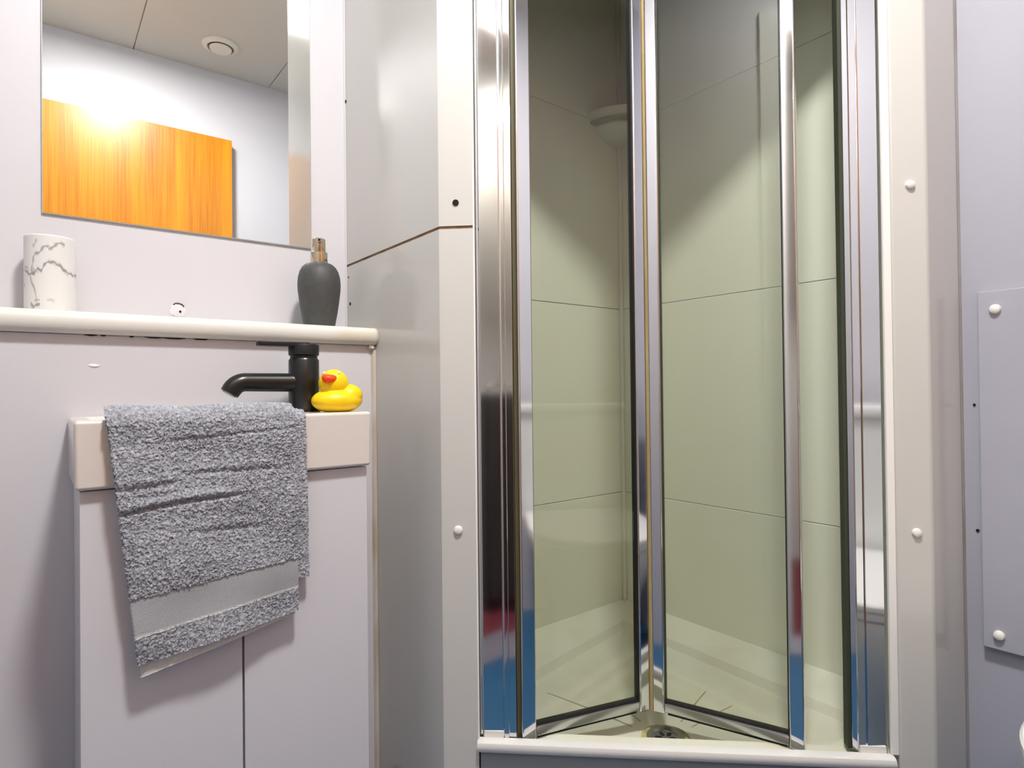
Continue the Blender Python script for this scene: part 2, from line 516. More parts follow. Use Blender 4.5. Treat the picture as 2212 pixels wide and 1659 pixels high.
for (gx, gy) in ((.7235, .812), (.6360, .742), (.897, .598), (.895, .525)):
    d = Vector((DR[0] - gx, DR[1] - gy)).normalized()
    q = Vector((-d.y, d.x)) * .0011
    L_ = (Vector((gx, gy)) - Vector(DR)).length
    bmg = bmesh.new()
    pts = [(L_ * .97, -.4812), (L_ * .9, -.4818), (L_ * .5, -.4866), (.05, -.4930)]
    rows = []
    for s_, z in pts:
        c_ = Vector(DR) - d * s_
        rows.append([bmg.verts.new(W((c_.x + q.x * k, c_.y + q.y * k, z + h))) for k, h in ((-1, -.001), (-1, .0004), (1, .0004), (1, -.001))])
    for a, b in zip(rows, rows[1:]):
        for i in range(4):
            bmg.faces.new((a[i], a[(i + 1) % 4], b[(i + 1) % 4], b[i]))
    bmg.faces.new(rows[0])
    bmg.faces.new(rows[-1])
    obj('groove', bmg, M['groove'], tray)
dr = obj('drain', lathe(bmesh.new(), [(.0265, 0), (.0265, .004), (.0245, .0055), (.018, .0035), (.0165, .002), (.003, .002)], (DR[0], DR[1], DZ - .001), 48), M['drain'], tray, smooth=True)
obj('drain_ring', lathe(bmesh.new(), [(.0265, -.001), (.0265, .0035), (.031, .0038), (.034, .0022), (.034, -.001)], (DR[0], DR[1], DZ - .001), 48), M['limescale'], tray, smooth=True)
for k in range(6):
    a = 2 * math.pi * k / 6 + .2
    bmh = bmesh.new()
    c_ = (DR[0] + .0098 * math.cos(a), DR[1] + .0098 * math.sin(a))
    pl = [(c_[0] + .0052 * math.cos(a) * math.cos(q) - .003 * math.sin(a) * math.sin(q), c_[1] + .0052 * math.sin(a) * math.cos(q) + .003 * math.cos(a) * math.sin(q)) for q in [2 * math.pi * j / 12 for j in range(12)]]
    prism(bmh, pl, DZ + .0009, DZ + .0014)
    obj('drain_slot', bmh, M['dark'], dr)

# corner soap dish in the shower
sd = empty('soap_dish', (XI, YI, .510), label='pale two tier plastic corner soap dish high inside the shower', cat='soap dish')
def quarter(r, z0, z1, flare=0.0, lip=0.0):
    bm = bmesh.new()
    rows = []
    for rr, z in ((r - flare, z0), (r - flare * .3, z0 + (z1 - z0) * .45), (r, z1 - .004), (r, z1), (r - .004, z1)):
        rows.append([bm.verts.new(W((XI - .001, YI, z)))] + [bm.verts.new(W((XI - .001 - rr * math.sin(math.pi / 2 * k / 16), YI - rr * math.cos(math.pi / 2 * k / 16), z))) for k in range(17)])
    for a, b in zip(rows, rows[1:]):
        for k in range(18):
            bm.faces.new((a[k], a[(k + 1) % 18], b[(k + 1) % 18], b[k]))
    bm.faces.new(rows[0])
    bm.faces.new(rows[-1])
    return bm
obj('upper_tier', quarter(.092, .5445, .5610, .010), M['dish'], sd, smooth=True)
obj('rim_band', quarter(.086, .5385, .5445, .002), M['groove'], sd, smooth=True)
obj('lower_tier', quarter(.072, .510, .5385, .034), M['dish'], sd, smooth=True)
disc_cap('drain_hole', (XI - .040, YI - .036, .526), .004, .002, (-.75, -.6, -.3), M['dark'], sd, dome=False)

# ------------------------------------------------------------------ folding shower door
ZB, ZT = -.4548, .69
door = empty('shower_door', onD(.30, .02, -.455), label='chrome framed glass folding shower door standing partly open', cat='shower door')
def jamb(a0, a1, strips):
    """upright channel; strips: (a from, a to, front depth at a from, front depth at a to)"""
    bm = bmesh.new()
    pts = []
    for s in strips:
        pts += [D(s[0], s[2]), D(s[1], s[3])]
    pts += [D(a1, .034), D(a0, .034)]
    prism(bm, pts, ZB, ZT)
    return bm
jl = obj('jamb', jamb(.0475, .0960, [(.0478, .0510, .0080, .0080), (.0512, .0526, .0060, .0045), (.0528, .0786, .0042, .0049), (.0788, .0798, .0062, .0062), (.0800, .0860, .0045, .0045), (.0864, .0955, .0060, .0060)]), M['chrome'], door, bevel=.0005, segs=2, angle=25)
obj('seal', dbox(.0960, .1030, .013, .03, ZB, ZT), M['oliveseal'], jl)
jr = obj('jamb', jamb(.5165, .5588, [(.5172, .522, .010, .006), (.5225, .5315, .0042, .0047), (.5318, .5328, .0065, .0065), (.533, .556, .0040, .0054), (.5565, .5578, .0075, .0080)]), M['chrome'], door, bevel=.0005, segs=2, angle=25)
obj('seal', dbox(.5130, .5170, .012, .024, ZB, ZT), M['greenseal'], jr)
obj('header', dbox(.048, .566, .006, .034, .655, .6899), M['chrome'], door, bevel=.001)
obj('foot', dbox(.0535, .079, .0035, .010, ZB - .0002, -.4465), M['screw'], jl)
obj('foot', dbox(.5235, .5545, .0035, .010, ZB - .0002, -.4465), M['screw'], jr)

def leaf(p, q, wl, wr, name, z0=-.4605):
    """one glazed leaf between the plan points p and q, stile widths wl / wr"""
    P, Q = Vector(p), Vector(q)
    d = (Q - P).normalized()
    nn = Vector((-d.y, d.x))                     # towards the shower
    L_ = (Q - P).length
    def lb(s0, s1, n0, n1, za, zb, bm=None):
        c = lambda s, n: tuple(P + d * s + nn * n)
        return prism(bm or bmesh.new(), [c(s0, n0), c(s1, n0), c(s1, n1), c(s0, n1)], za, zb)
    g = obj(name, lb(wl - .001, L_ - wr + .001, .006, .0105, z0 + .014, .648), M['glass'], door)
    obj('stile', lb(0, wl, 0, .016, z0, .654), M['chrome'], g, bevel=.0022, segs=3)
    obj('stile', lb(L_ - wr, L_, 0, .016, z0, .654), M['chrome'], g, bevel=.0022, segs=3)
    obj('bottom_rail', lb(wl + .0002, L_ - wr - .0002, .001, .015, z0 + .0025, z0 + .0155), M['chromeb'], g, bevel=.0015)
    obj('top_rail', lb(wl + .0002, L_ - wr - .0002, .001, .015, .642, .654), M['chromeb'], g, bevel=.001)
    obj('glazing_strip', lb(wl + .0002, L_ - wr - .0002, .004, .0125, z0 + .0155, z0 + .018), M['rubber'], g)
    obj('glazing_strip', lb(wl - .0002, wl + .0008, .0045, .0115, z0 + .0155, .642), M['greenseal'], g)
    obj('glazing_strip', lb(L_ - wr - .0016, L_ - wr + .0002, .0035, .0125, z0 + .0155, .642), M['rubber'], g)
    obj('sweep_seal', lb(wl + .004, L_ - wr - .004, .004, .012, z0 - .0012, z0 + .0025), M['rubber'], g)
    return g
LP, LQ = D(.1035, .0050), D(.2795, .0965)
RP, RQ = D(.2827, .0938), D(.4590, .0085)
lf = leaf(LP, LQ, .0205, .0165, 'door_leaf')
rf = leaf(RP, RQ, .0165, .0175, 'door_leaf')
hx = (Vector(LQ) + Vector(RP)) / 2
bm = prism(bmesh.new(), [LQ, RP, (RP[0] + .012, RP[1] + .014), (LQ[0] + .008, LQ[1] + .014)], -.4600, .654)
obj('hinge_seal', bm, M['brownseal'], door)

# ------------------------------------------------------------------ sealant lines and small wall marks
obj('trim_3', prism(bmesh.new(), [(.4138, BOX + .0002), (.4165, BOX - .0035), (.4206, BOX - .0045), (.4206, BOX + .0002)], FL, .0705), M['sealant'], kind='structure')
obj('trim_4', prism(bmesh.new(), [(.4180, Y1), (.4195, Y1 - .0022), (.4207, Y1 - .0028), (.4207, Y1)], .10, CE), M['wall'], kind='structure')
yr = D(.6116, 0)[1]
obj('trim_5', prism(bmesh.new(), [(X1 - .0022, yr), (X1 - .0022, yr - .0008), (X1, yr - .0022), (X1, yr)], FL, CE), M['sealr'], kind='structure')

# ------------------------------------------------------------------ shelf over the boxing
SY = 0.8765
ST, SB = .0985, .0718
pr = []
rr = (ST - SB) / 2
for k in range(13):
    a = -math.pi / 2 + math.pi * k / 12
    pr.append((SY + rr * .75 - rr * .75 * math.cos(a), (ST + SB) / 2 + rr * math.sin(a)))
pr += [(Y1, ST), (Y1, SB)]
bm = bmesh.new()
r0 = [bm.verts.new(W((X0, y, z))) for y, z in pr]
r1 = [bm.verts.new(W((.4175, y, z))) for y, z in pr]
for i in range(len(pr)):
    bm.faces.new((r0[i], r0[(i + 1) % len(pr)], r1[(i + 1) % len(pr)], r1[i]))
bm.faces.new(r0)
bm.faces.new(r1)
sh = obj('shelf', bm, M['shelf'], smooth=True, angle=40, label='long white shelf with a rounded front edge under the mirror', cat='shelf')
bm = bmesh.new()
r0 = [bm.verts.new(W((.4175, y, z))) for y, z in pr]
r1 = [bm.verts.new(W((.4206, y, z))) for y, z in pr]
for i in range(len(pr)):
    bm.faces.new((r0[i], r0[(i + 1) % len(pr)], r1[(i + 1) % len(pr)], r1[i]))
bm.faces.new(r0)
bm.faces.new(r1)
obj('end_sealant', bm, M['sealant'], sh, smooth=True)
def blob(name, c, r, m, parent):
    bm = bmesh.new()
    ph = [random.uniform(.75, 1.2) for _ in range(40)]
    ellipsoid(bm, c, r, 14, 8, lambda p: p * (1 + .25 * math.sin(p.x * 2600 + ph[0] * 9) * math.cos(p.z * 2100 + ph[1] * 7)))
    return obj(name, bm, m, parent, smooth=True)
for x, wd in ((.052, .007), (.0645, .0025), (.094, .0022), (.118, .010), (.141, .013), (.172, .009)):
    blob('mildew_patch', (x, BOX - .0008, SB - .0004), (wd, .0022, .0013), M['mould'], sh)
blob('sealant_blob', (.4135, BOX - .004, SB - .003), (.0045, .004, .004), M['shelf'], sh)
# filled fixing hole in the back wall, over the shelf
mk = empty('filled_hole', (.163, Y1, .112), label='small patch of white filler round an old screw hole above the shelf', cat='wall mark')
blob('filler', (.163, Y1 - .0004, .122), (.010, .0009, .009), M['filler'], mk)
disc_cap('screw_hole', (.166, Y1 - .0012, .119), .0016, .0008, (0, -1, 0), M['dark'], mk, dome=False)
bm = bmesh.new()
tube(bm, [(.163 + .008 * math.cos(a), Y1 - .0014, .125 + .006 * math.sin(a)) for a in [math.radians(10 + 13 * k) for k in range(9)]], .0007, 8)
obj('pencil_ring', bm, M['rubber'], mk)
blob('filler_spot', (.0555, BOX - .0002, .0345), (.0055, .001, .002), M['gloss'], None)['kind'] = 'structure'
bpy.data.objects['filler_spot'].name = 'trim_6'

# ------------------------------------------------------------------ mirror
mr = empty('wall_mirror', (.183, Y1, .2355), label='large frameless wall mirror above the white shelf', cat='mirror')
obj('mirror_glass', box(.0075, .3585, .9962, .9975, .2372, .86), M['mirror'], mr)
bm = box(.0062, .3598, .9966, .9999, .2357, .8613)
obj('backing', bm, M['mirroredge'], mr, bevel=.0006)

# ------------------------------------------------------------------ basin, vanity cabinet
BT, BB = -.0265, -.097
BX0, BX1, BF = .0290, .3468, .745
ba = empty('wash_basin', (.188, .82, BB), label='square white ceramic basin on the vanity cabinet under the shelf', cat='basin')
bm = bmesh.new()
def rect(x0, x1, y0, y1, z):
    return [bm.verts.new(W(p)) for p in ((x0, y0, z), (x1, y0, z), (x1, y1, z), (x0, y1, z))]
levels = [rect(BX0 + .001, BX1 - .001, BF + .001, BOX - .0002, BB), rect(BX0, BX1, BF, BOX - .0002, BT),
          rect(BX0 + .018, BX1 - .075, BF + .018, BOX - .02, BT), rect(BX0 + .035, BX1 - .095, BF + .032, BOX - .034, BT - .055)]
for a, b in zip(levels, levels[1:]):
    for i in range(4):
        bm.faces.new((a[i], a[(i + 1) % 4], b[(i + 1) % 4], b[i]))
bm.faces.new(levels[0])
bm.faces.new(levels[-1])
obj('bowl', bm, M['basin'], ba, bevel=.0042, segs=4)
obj('waste', lathe(bmesh.new(), [(.012, 0), (.012, .0015), (.003, .0025)], (.17, .818, BT - .055)), M['chrome'], ba, smooth=True)

cb = empty('vanity_cabinet', (.19, .82, FL), label='pale lilac two door vanity cabinet under the white basin', cat='cabinet')
obj('carcass', box(.0345, .3432, .7665, BOX - .0002, FL, BB - .0008), M['cabinet'], cb, bevel=.001)
for a, b in ((.0340, .1880), (.1900, .3437)):
    obj('cabinet_door', box(a, b, .7550, .7660, FL + .03, BB - .0016), M['cabinet'], cb, bevel=.0012)
obj('kick_board', box(.0345, .3432, .763, .7664, FL, FL + .028), M['cabinet'], cb)
pc = empty('pipe_collar', (.402, .868, FL), label='small black pipe collar on the floor between cabinet and shower panel', cat='pipe')
obj('collar', lathe(bmesh.new(), [(.016, 0), (.016, .006), (.010, .012), (.008, .09), (.0065, .1)], (.402, .868, FL)), M['rubber'], pc, smooth=True)

# ------------------------------------------------------------------ tap
TX, TY = .2862, .826
tp = empty('basin_tap', (TX, TY, BT), label='matt black mixer tap on the right of the basin', cat='tap')
obj('body', lathe(bmesh.new(), [(.0215, 0), (.0215, .004), (.0202, .006), (.0200, .030), (.0197, .0690), (.0178, .0718)], (TX, TY, BT), 48), M['black'], tp, smooth=True)
obj('collar', lathe(bmesh.new(), [(.0176, .0716), (.0176, .0748)], (TX, TY, BT), 48), M['blacktop'], tp, smooth=True)
lv = obj('cap', lathe(bmesh.new(), [(.0172, .0746), (.0197, .0764), (.0199, .0885), (.0192, .0905), (.004, .0912)], (TX, TY, BT), 48), M['blacktop'], tp, smooth=True)
bm = prism(bmesh.new(), [(TX + .004, TY - .012), (TX - .016, TY - .0125), (TX - .058, TY - .0085), (TX - .0605, TY - .006), (TX - .0605, TY + .006), (TX - .058, TY + .0085), (TX - .016, TY + .0125), (TX + .004, TY + .012)], BT + .0870, BT + .0932)
obj('lever', bm, M['blacktop'], lv, bevel=.0014, segs=3)
ZS = .0128
pts = [(TX - .010, TY, ZS), (TX - .02, TY, ZS), (TX - .075, TY, ZS + .0004)]
rad = [.0142, .0124, .0118]
for k in range(1, 9):
    a = math.radians(58) * k / 8
    pts.append((TX - .075 - .019 * math.sin(a), TY, ZS + .0004 - .019 * (1 - math.cos(a))))
    rad.append(.0118)
e = pts[-1]
a = math.radians(58)
pts.append((e[0] - .006 * math.cos(a), TY, e[2] - .006 * math.sin(a)))
rad.append(.0112)
spo = obj('spout', tube(bmesh.new(), pts, rad, 28), M['black'], tp, smooth=True, angle=50)
e = pts[-1]
bm = tube(bmesh.new(), [(e[0], TY, e[2]), (e[0] - .0014 * math.cos(a), TY, e[2] - .0014 * math.sin(a))], .0085, 24)
obj('aerator', bm, M['drain'], spo)

# ------------------------------------------------------------------ rubber duck
DX, DY = .3160, .785
dk = empty('rubber_duck', (DX, DY, BT), label='yellow rubber duck with an orange beak on the basin beside the tap', cat='duck')
def body_fn(p):
    q = p.copy()
    if q.z < -.0142:
        q.z = -.0142
    return q
bm = bmesh.new()
ellipsoid(bm, (DX, DY, BT + .0144), (.0338, .0265, .0168), 44, 30, body_fn)
ellipsoid(bm, (DX + .0150, DY, BT + .0215), (.0190, .0215, .0150), 40, 26)
ellipsoid(bm, (DX - .0048, DY, BT + .0372), (.0193, .0188, .0188), 40, 26)
lathe(bm, [(.0165, .016), (.0140, .0235), (.0145, .030)], (DX - .003, DY, BT), 36)
dbody = obj('body', bm, M['duck'], dk, smooth=True, angle=180)
rm = dbody.modifiers.new('fuse', 'REMESH')
rm.mode = 'VOXEL'
rm.voxel_size = .0011
rm.use_smooth_shade = True
sm = dbody.modifiers.new('smooth', 'SMOOTH')
sm.factor = .5
sm.iterations = 6
def beak_fn(p):
    q = p.copy()
    q.z *= 1 + .35 * max(0, -p.x / .009)
    q.z += .0012 * (p.x / .009) ** 2
    return q
bk = bmesh.new()
ellipsoid(bk, (DX - .0152, DY - .0125, BT + .0432), (.0098, .0084, .0056), 28, 18, beak_fn)
obj('beak', bk, M['beak'], dk, smooth=True, angle=180)
for ex, ey, ez in ((-.0028, -.0132, .0505), (-.0180, -.0017, .0505)):
    ee = obj('eye', ellipsoid(bmesh.new(), (DX + ex, DY + ey, BT + ez), (.0021, .0018, .0023), 20, 12), M['eye'], dk, smooth=True, angle=180)
    obj('pupil', ellipsoid(bmesh.new(), (DX + ex - .0004, DY + ey - .0013, BT + ez), (.0009, .0008, .0010), 14, 8), M['pupil'], ee, smooth=True, angle=180)

# ------------------------------------------------------------------ soap dispenser and tumbler on the shelf
SX, SYY = .3515, .942
so = empty('soap_dispenser', (SX, SYY, ST), label='charcoal vase shaped soap dispenser at the right end of the shelf', cat='soap dispenser')
prof = [(.0215, 0), (.0232, .0016), (.0245, .010), (.0272, .024), (.0300, .042), (.0322, .060), (.0326, .070), (.0318, .080), (.0294, .0895), (.0255, .0965), (.0205, .1010), (.0150, .1030), (.0118, .1036)]
obj('bottle', lathe(bmesh.new(), prof, (SX, SYY, ST), 64), M['soap'], so, smooth=True, angle=60)
cap = obj('pump_collar', lathe(bmesh.new(), [(.0130, .1030), (.0132, .1045), (.0130, .1195), (.0120, .1205)], (SX, SYY, ST), 40), M['pump'], so, smooth=True)
hd = obj('pump_head', lathe(bmesh.new(), [(.0098, .1203), (.0102, .1210), (.0100, .1405), (.0086, .1418)], (SX, SYY, ST), 40), M['pump'], so, smooth=True)
bm = tube(bmesh.new(), [(SX - .001, SYY - .006, ST + .1355), (SX - .006, SYY - .018, ST + .1360)], [.0034, .0030], 16)
nz = obj('nozzle', bm, M['pump'], hd, smooth=True)
tube_ = tube(bmesh.new(), [(SX - .0058, SYY - .0176, ST + .1360), (SX - .0062, SYY - .0184, ST + .1360)], .0020, 12)
obj('nozzle_mouth', tube_, M['hole'], so)

# tumbler: marble veins are stored as a colour attribute of the glaze
TUX, TUY, TUR, TUH = .0146, .966, .0266, .0990
seg, nh = 260, 170
veins = [  # (angle across the visible side -1..1, height 0..1) polylines with strength
    ([(-.98, .56), (-.86, .53), (-.72, .50), (-.58, .51), (-.46, .56), (-.34, .55), (-.24, .60), (-.08, .655), (.10, .665), (.30, .625), (.52, .565), (.72, .53), (1.0, .54)], 1.0),
    ([(-.70, .50), (-.66, .60), (-.62, .70), (-.50, .755), (-.36, .785), (-.22, .835), (-.08, .85)], .9),
    ([(-.62, .86), (-.52, .90)], .7), ([(-.05, .80), (.10, .855), (.28, .885), (.44, .91), (.52, .90)], .9), ([(.40, .90), (.50, .86)], .4),
    ([(-.74, .49), (-.70, .40), (-.62, .33), (-.54, .25), (-.50, .20)], .8), ([(-.98, .42), (-.93, .35)], .7),
    ([(-.70, .125), (-.60, .095), (-.50, .10), (-.40, .135)], 1.0), ([(-.55, .175), (-.42, .18)], .8), ([(-.12, .175), (.14, .178)], .4), ([(-.9, .06), (-.8, .04)], .5),
    ([(-.62, .56), (-.46, .50)], .7), ([(-.95, .60), (-.84, .585), (-.80, .545)], .6)]
th = np.linspace(-math.pi, math.pi, seg, endpoint=False)
zz = np.linspace(0, 1, nh)
TH, ZZ = np.meshgrid(th, zz)
wob = .018 * np.sin(TH * 9 + ZZ * 31) + .012 * np.sin(TH * 23 - ZZ * 17)
A = np.sin(TH) * 1.0
front = np.cos(TH) > 0
A = TH / (math.pi / 2)
ink = np.zeros_like(A)
for pl, st in veins:
    for (x0, y0), (x1, y1) in zip(pl, pl[1:]):
        # from the flat view across the cup to an angle round it
        ax0, ax1 = math.asin(max(-1, min(1, x0))) / (math.pi / 2), math.asin(max(-1, min(1, x1))) / (math.pi / 2)
        px, py = (A - ax0) * 1.15, (ZZ + wob * .5 - y0)
        dx, dy = (ax1 - ax0) * 1.15, y1 - y0
        tt = np.clip((px * dx + py * dy) / (dx * dx + dy * dy + 1e-9), 0, 1)
        dd = np.hypot(px - tt * dx, py - tt * dy)
        wd = .011 * (1 + .8 * np.sin(TH * 19 + ZZ * 40))
        ink = np.maximum(ink, st * np.exp(-(dd / (np.abs(wd) + .007)) ** 2))
back_shift = np.roll(ink, seg // 2 + 15, axis=1) * .7
ink = np.where(front, ink, back_shift)
prof_r = np.full(nh, TUR)
prof_r[0], prof_r[1] = TUR - .0012, TUR - .0004
prof_r[-1], prof_r[-2], prof_r[-3] = TUR - .0018, TUR - .0007, TUR - .0002
vdir = math.atan2(TUY, TUX) + math.pi            # the veined side faces the room
verts, cols = [], []
for j in range(nh):
    for i in range(seg):
        a = vdir + th[i]
        verts.append(W((TUX + prof_r[j] * math.cos(a), TUY + prof_r[j] * math.sin(a), ST + TUH * zz[j])))
        cols.append(ink[j, i])
faces = [(j * seg + i, j * seg + (i + 1) % seg, (j + 1) * seg + (i + 1) % seg, (j + 1) * seg + i) for j in range(nh - 1) for i in range(seg)]
nb = len(verts)
for r_, z_ in ((TUR - .0032, TUH), (TUR - .0036, .012)):
    for i in range(seg):
        a = vdir + th[i]
        verts.append(W((TUX + r_ * math.cos(a), TUY + r_ * math.sin(a), ST + z_)))
        cols.append(0)
faces += [((nh - 1) * seg + i, (nh - 1) * seg + (i + 1) % seg, nb + (i + 1) % seg, nb + i) for i in range(seg)]
faces += [(nb + i, nb + (i + 1) % seg, nb + seg + (i + 1) % seg, nb + seg + i) for i in range(seg)]
faces += [tuple(range(nb + seg, nb + 2 * seg)), tuple(range(seg))[::-1]]
me = bpy.data.meshes.new('tumbler')
me.from_pydata(verts, [], faces)
ca = me.color_attributes.new('vein', 'FLOAT_COLOR', 'POINT')
ca.data.foreach_set('color', np.array([(c, c, c, 1) for c in cols], dtype=np.float32).ravel())
mm = mat('marbled_resin', (226, 225, 222), 0.35)
nt = mm.node_tree
at = nt.nodes.new('ShaderNodeAttribute')
at.attribute_name = 'vein'
mx = nt.nodes.new('ShaderNodeMix')
mx.data_type = 'RGBA'
mx.inputs[6].default_value = (*lin((226, 225, 222)), 1)
mx.inputs[7].default_value = (*lin((142, 142, 140)), 1)
nt.links.new(at.outputs['Fac'], mx.inputs[0])
nt.links.new(mx.outputs[2], nt.nodes['Principled BSDF'].inputs['Base Color'])
tu = finish('tumbler', me, mm, label='white marbled bathroom tumbler at the left end of the shelf', cat='tumbler')
me.shade_smooth()
me.set_sharp_from_angle(angle=math.radians(50))

# ------------------------------------------------------------------ towel over the basin front
def smooth_noise(h, w_, k):
    a = rng.standard_normal((h, w_))
    ker = np.exp(-np.linspace(-2, 2, 4 * k + 1) ** 2)
    ker /= ker.sum()
    pad = 2 * k
    a = np.pad(a, pad, mode='wrap')
    a = np.apply_along_axis(lambda r: np.convolve(r, ker, 'valid'), 1, a)
    a = np.apply_along_axis(lambda r: np.convolve(r, ker, 'valid'), 0, a)
    return a / a.std()
def fast_noise(h, w_, k):
    """smooth noise by bicubic-like upsampling of a coarse field"""
    gh, gw = h // k + 4, w_ // k + 4
    g = rng.standard_normal((gh, gw))
    yy, xx = np.linspace(0, gh - 2.001, h), np.linspace(0, gw - 2.001, w_)
    yi, xi = yy.astype(int), xx.astype(int)
    fy, fx = (yy - yi)[:, None], (xx - xi)[None]
    fy, fx = fy * fy * (3 - 2 * fy), fx * fx * (3 - 2 * fx)
    v = g[yi][:, xi] * (1 - fy) * (1 - fx) + g[yi + 1][:, xi] * fy * (1 - fx) + g[yi][:, xi + 1] * (1 - fy) * fx + g[yi + 1][:, xi + 1] * fy * fx
    return v / v.std()

def yarn(name, tip, root):
    m = mat(name, tip, 0.95, spec=0.1)
    nt = m.node_tree
    at = nt.nodes.new('ShaderNodeAttribute')
    at.attribute_name = 'pile'
    mx = nt.nodes.new('ShaderNodeMix')
    mx.data_type = 'RGBA'
    mx.inputs[6].default_value = (*lin(root), 1)
    mx.inputs[7].default_value = (*lin(tip), 1)
    nt.links.new(at.outputs['Fac'], mx.inputs[0])  # yarn tone, with the shade between the loops painted into the roots
    b = nt.nodes['Principled BSDF']
    nt.links.new(mx.outputs[2], b.inputs['Base Color'])
    b.inputs['Sheen Weight'].default_value = 0.25
    return m
M['terry'] = yarn('grey_terry', (186, 189, 197), (126, 129, 136))
M['weave'] = yarn('grey_flat_weave', (190, 191, 196), (154, 155, 159))
M['hem'] = yarn('pale_hem_tape', (222, 222, 218), (200, 200, 198))

def cloth(name, parent, m, rows, off, xl, xr, thick, pile, nu=300, weave=False, **kw):
    """rows: list of (path position) -> see path(); builds a closed sheet with pile on its outer side"""
    nr = len(rows)
    U = np.linspace(0, 1, nu)
    P = np.zeros((nr, nu, 3))
    N = np.zeros((nr, nu, 3))
    for j, rw in enumerate(rows):
        y, z, ny, nz, xa, xb = rw(U)
        P[j, :, 0] = xa + (xb - xa) * U
        P[j, :, 1] = y
        P[j, :, 2] = z
        N[j, :, 1] = ny
        N[j, :, 2] = nz
    if weave:
        jj, ii = np.meshgrid(np.arange(nr), np.arange(nu), indexing='ij')
        f = (np.sin(ii * math.pi / 1.9 + (jj // 3) * math.pi) * .5 + .5) * (np.sin(jj * 2 * math.pi / 3.0) * .4 + .6)
        f = f * .7 + .3 * rng.random(f.shape)
        disp = pile * f
    else:
        f = .62 * smooth_noise(nr, nu, 1) + .45 * smooth_noise(nr, nu, 2) + .3 * rng.standard_normal((nr, nu))
        f = np.clip(f * .32 + .5, 0, 1)
        disp = pile * f
    edge = np.minimum(1, np.minimum(U, 1 - U) / .012)[None]
    curl = -(1 - np.sqrt(np.clip(1 - (1 - edge) ** 2, 0, 1))) * thick * .5
    front = P + N * (disp + curl + 0)[..., None]
    if not weave and pile > 0:
        front[..., 0] += pile * .35 * smooth_noise(nr, nu, 1)
        front[..., 2] += pile * .35 * smooth_noise(nr, nu, 1)
    backp = P - N * (thick + curl)[..., None]
    V = np.concatenate([front.reshape(-1, 3), backp.reshape(-1, 3)])
    V = V * S
    V[:, 2] += H
    idx = np.arange(nr * nu).reshape(nr, nu)
    q = np.stack([idx[:-1, :-1], idx[:-1, 1:], idx[1:, 1:], idx[1:, :-1]], -1).reshape(-1, 4)
    o2 = nr * nu
    qb = np.stack([idx[:-1, :-1], idx[1:, :-1], idx[1:, 1:], idx[:-1, 1:]], -1).reshape(-1, 4) + o2
    side = []
    def strip(a):
        return np.stack([a[:-1], a[:-1] + o2, a[1:] + o2, a[1:]], -1)
    side = np.concatenate([strip(idx[0]), strip(idx[-1][::-1]), strip(idx[:, 0][::-1]), strip(idx[:, -1])])
    F = np.concatenate([q[:, ::-1], qb[:, ::-1], side])
    me = bpy.data.meshes.new(name)
    me.vertices.add(len(V))
    me.vertices.foreach_set('co', V.ravel())
    me.loops.add(F.size)
    me.loops.foreach_set('vertex_index', F.ravel().astype(np.int32))
    me.polygons.add(len(F))
    me.polygons.foreach_set('loop_start', np.arange(0, F.size, 4, dtype=np.int32))
    me.update(calc_edges=True)
    me.validate()
    ca = me.color_attributes.new('pile', 'FLOAT_COLOR', 'POINT')
    cc = np.concatenate([f.ravel(), np.full(nr * nu, .45)])
    ca.data.foreach_set('color', np.repeat(cc[:, None], 4, 1).astype(np.float32).ravel())
    return finish(name, me, m, parent, smooth=True, **kw)

CY, CZ = BF + .006, BT - .006                    # centre of the bend over the basin edge
GR = 1500                                        # rows per layout unit
GP = {}
def relief(x, z):
    """folds of the hanging towel: bulge towards the room at (x, z)"""
    d = .0016 * np.sin(x * 34 + z * 17 + 1.0) + .0011 * np.sin(x * 61 - z * 38) + .0010 * np.sin(z * 74 + x * 20)
    u = (x - .06) / .185
    for z0, u0, u1, s_, dep, wd in ((-.0505, .28, 1.05, .012, .0026, .0022), (-.1225, -.05, .62, .016, .0032, .0025), (-.086, .35, .9, -.006, .0014, .003), (-.099, -.05, .3, .010, .0016, .003), (-.150, .4, .75, -.01, .0014, .003)):
        zc = z0 + s_ * (u - u0) - .006 * ((u - (u0 + u1) / 2) * 2.2) ** 2 * (1 if z0 == -.1225 else 0)
        m_ = 1 / (1 + np.exp(-(u - u0) * 26)) / (1 + np.exp((u - u1) * 26))
        q = (z - zc) / wd
        d += m_ * dep * (-np.exp(-q * q) + .75 * np.exp(-((q - 2.2) / 1.8) ** 2))
    return d
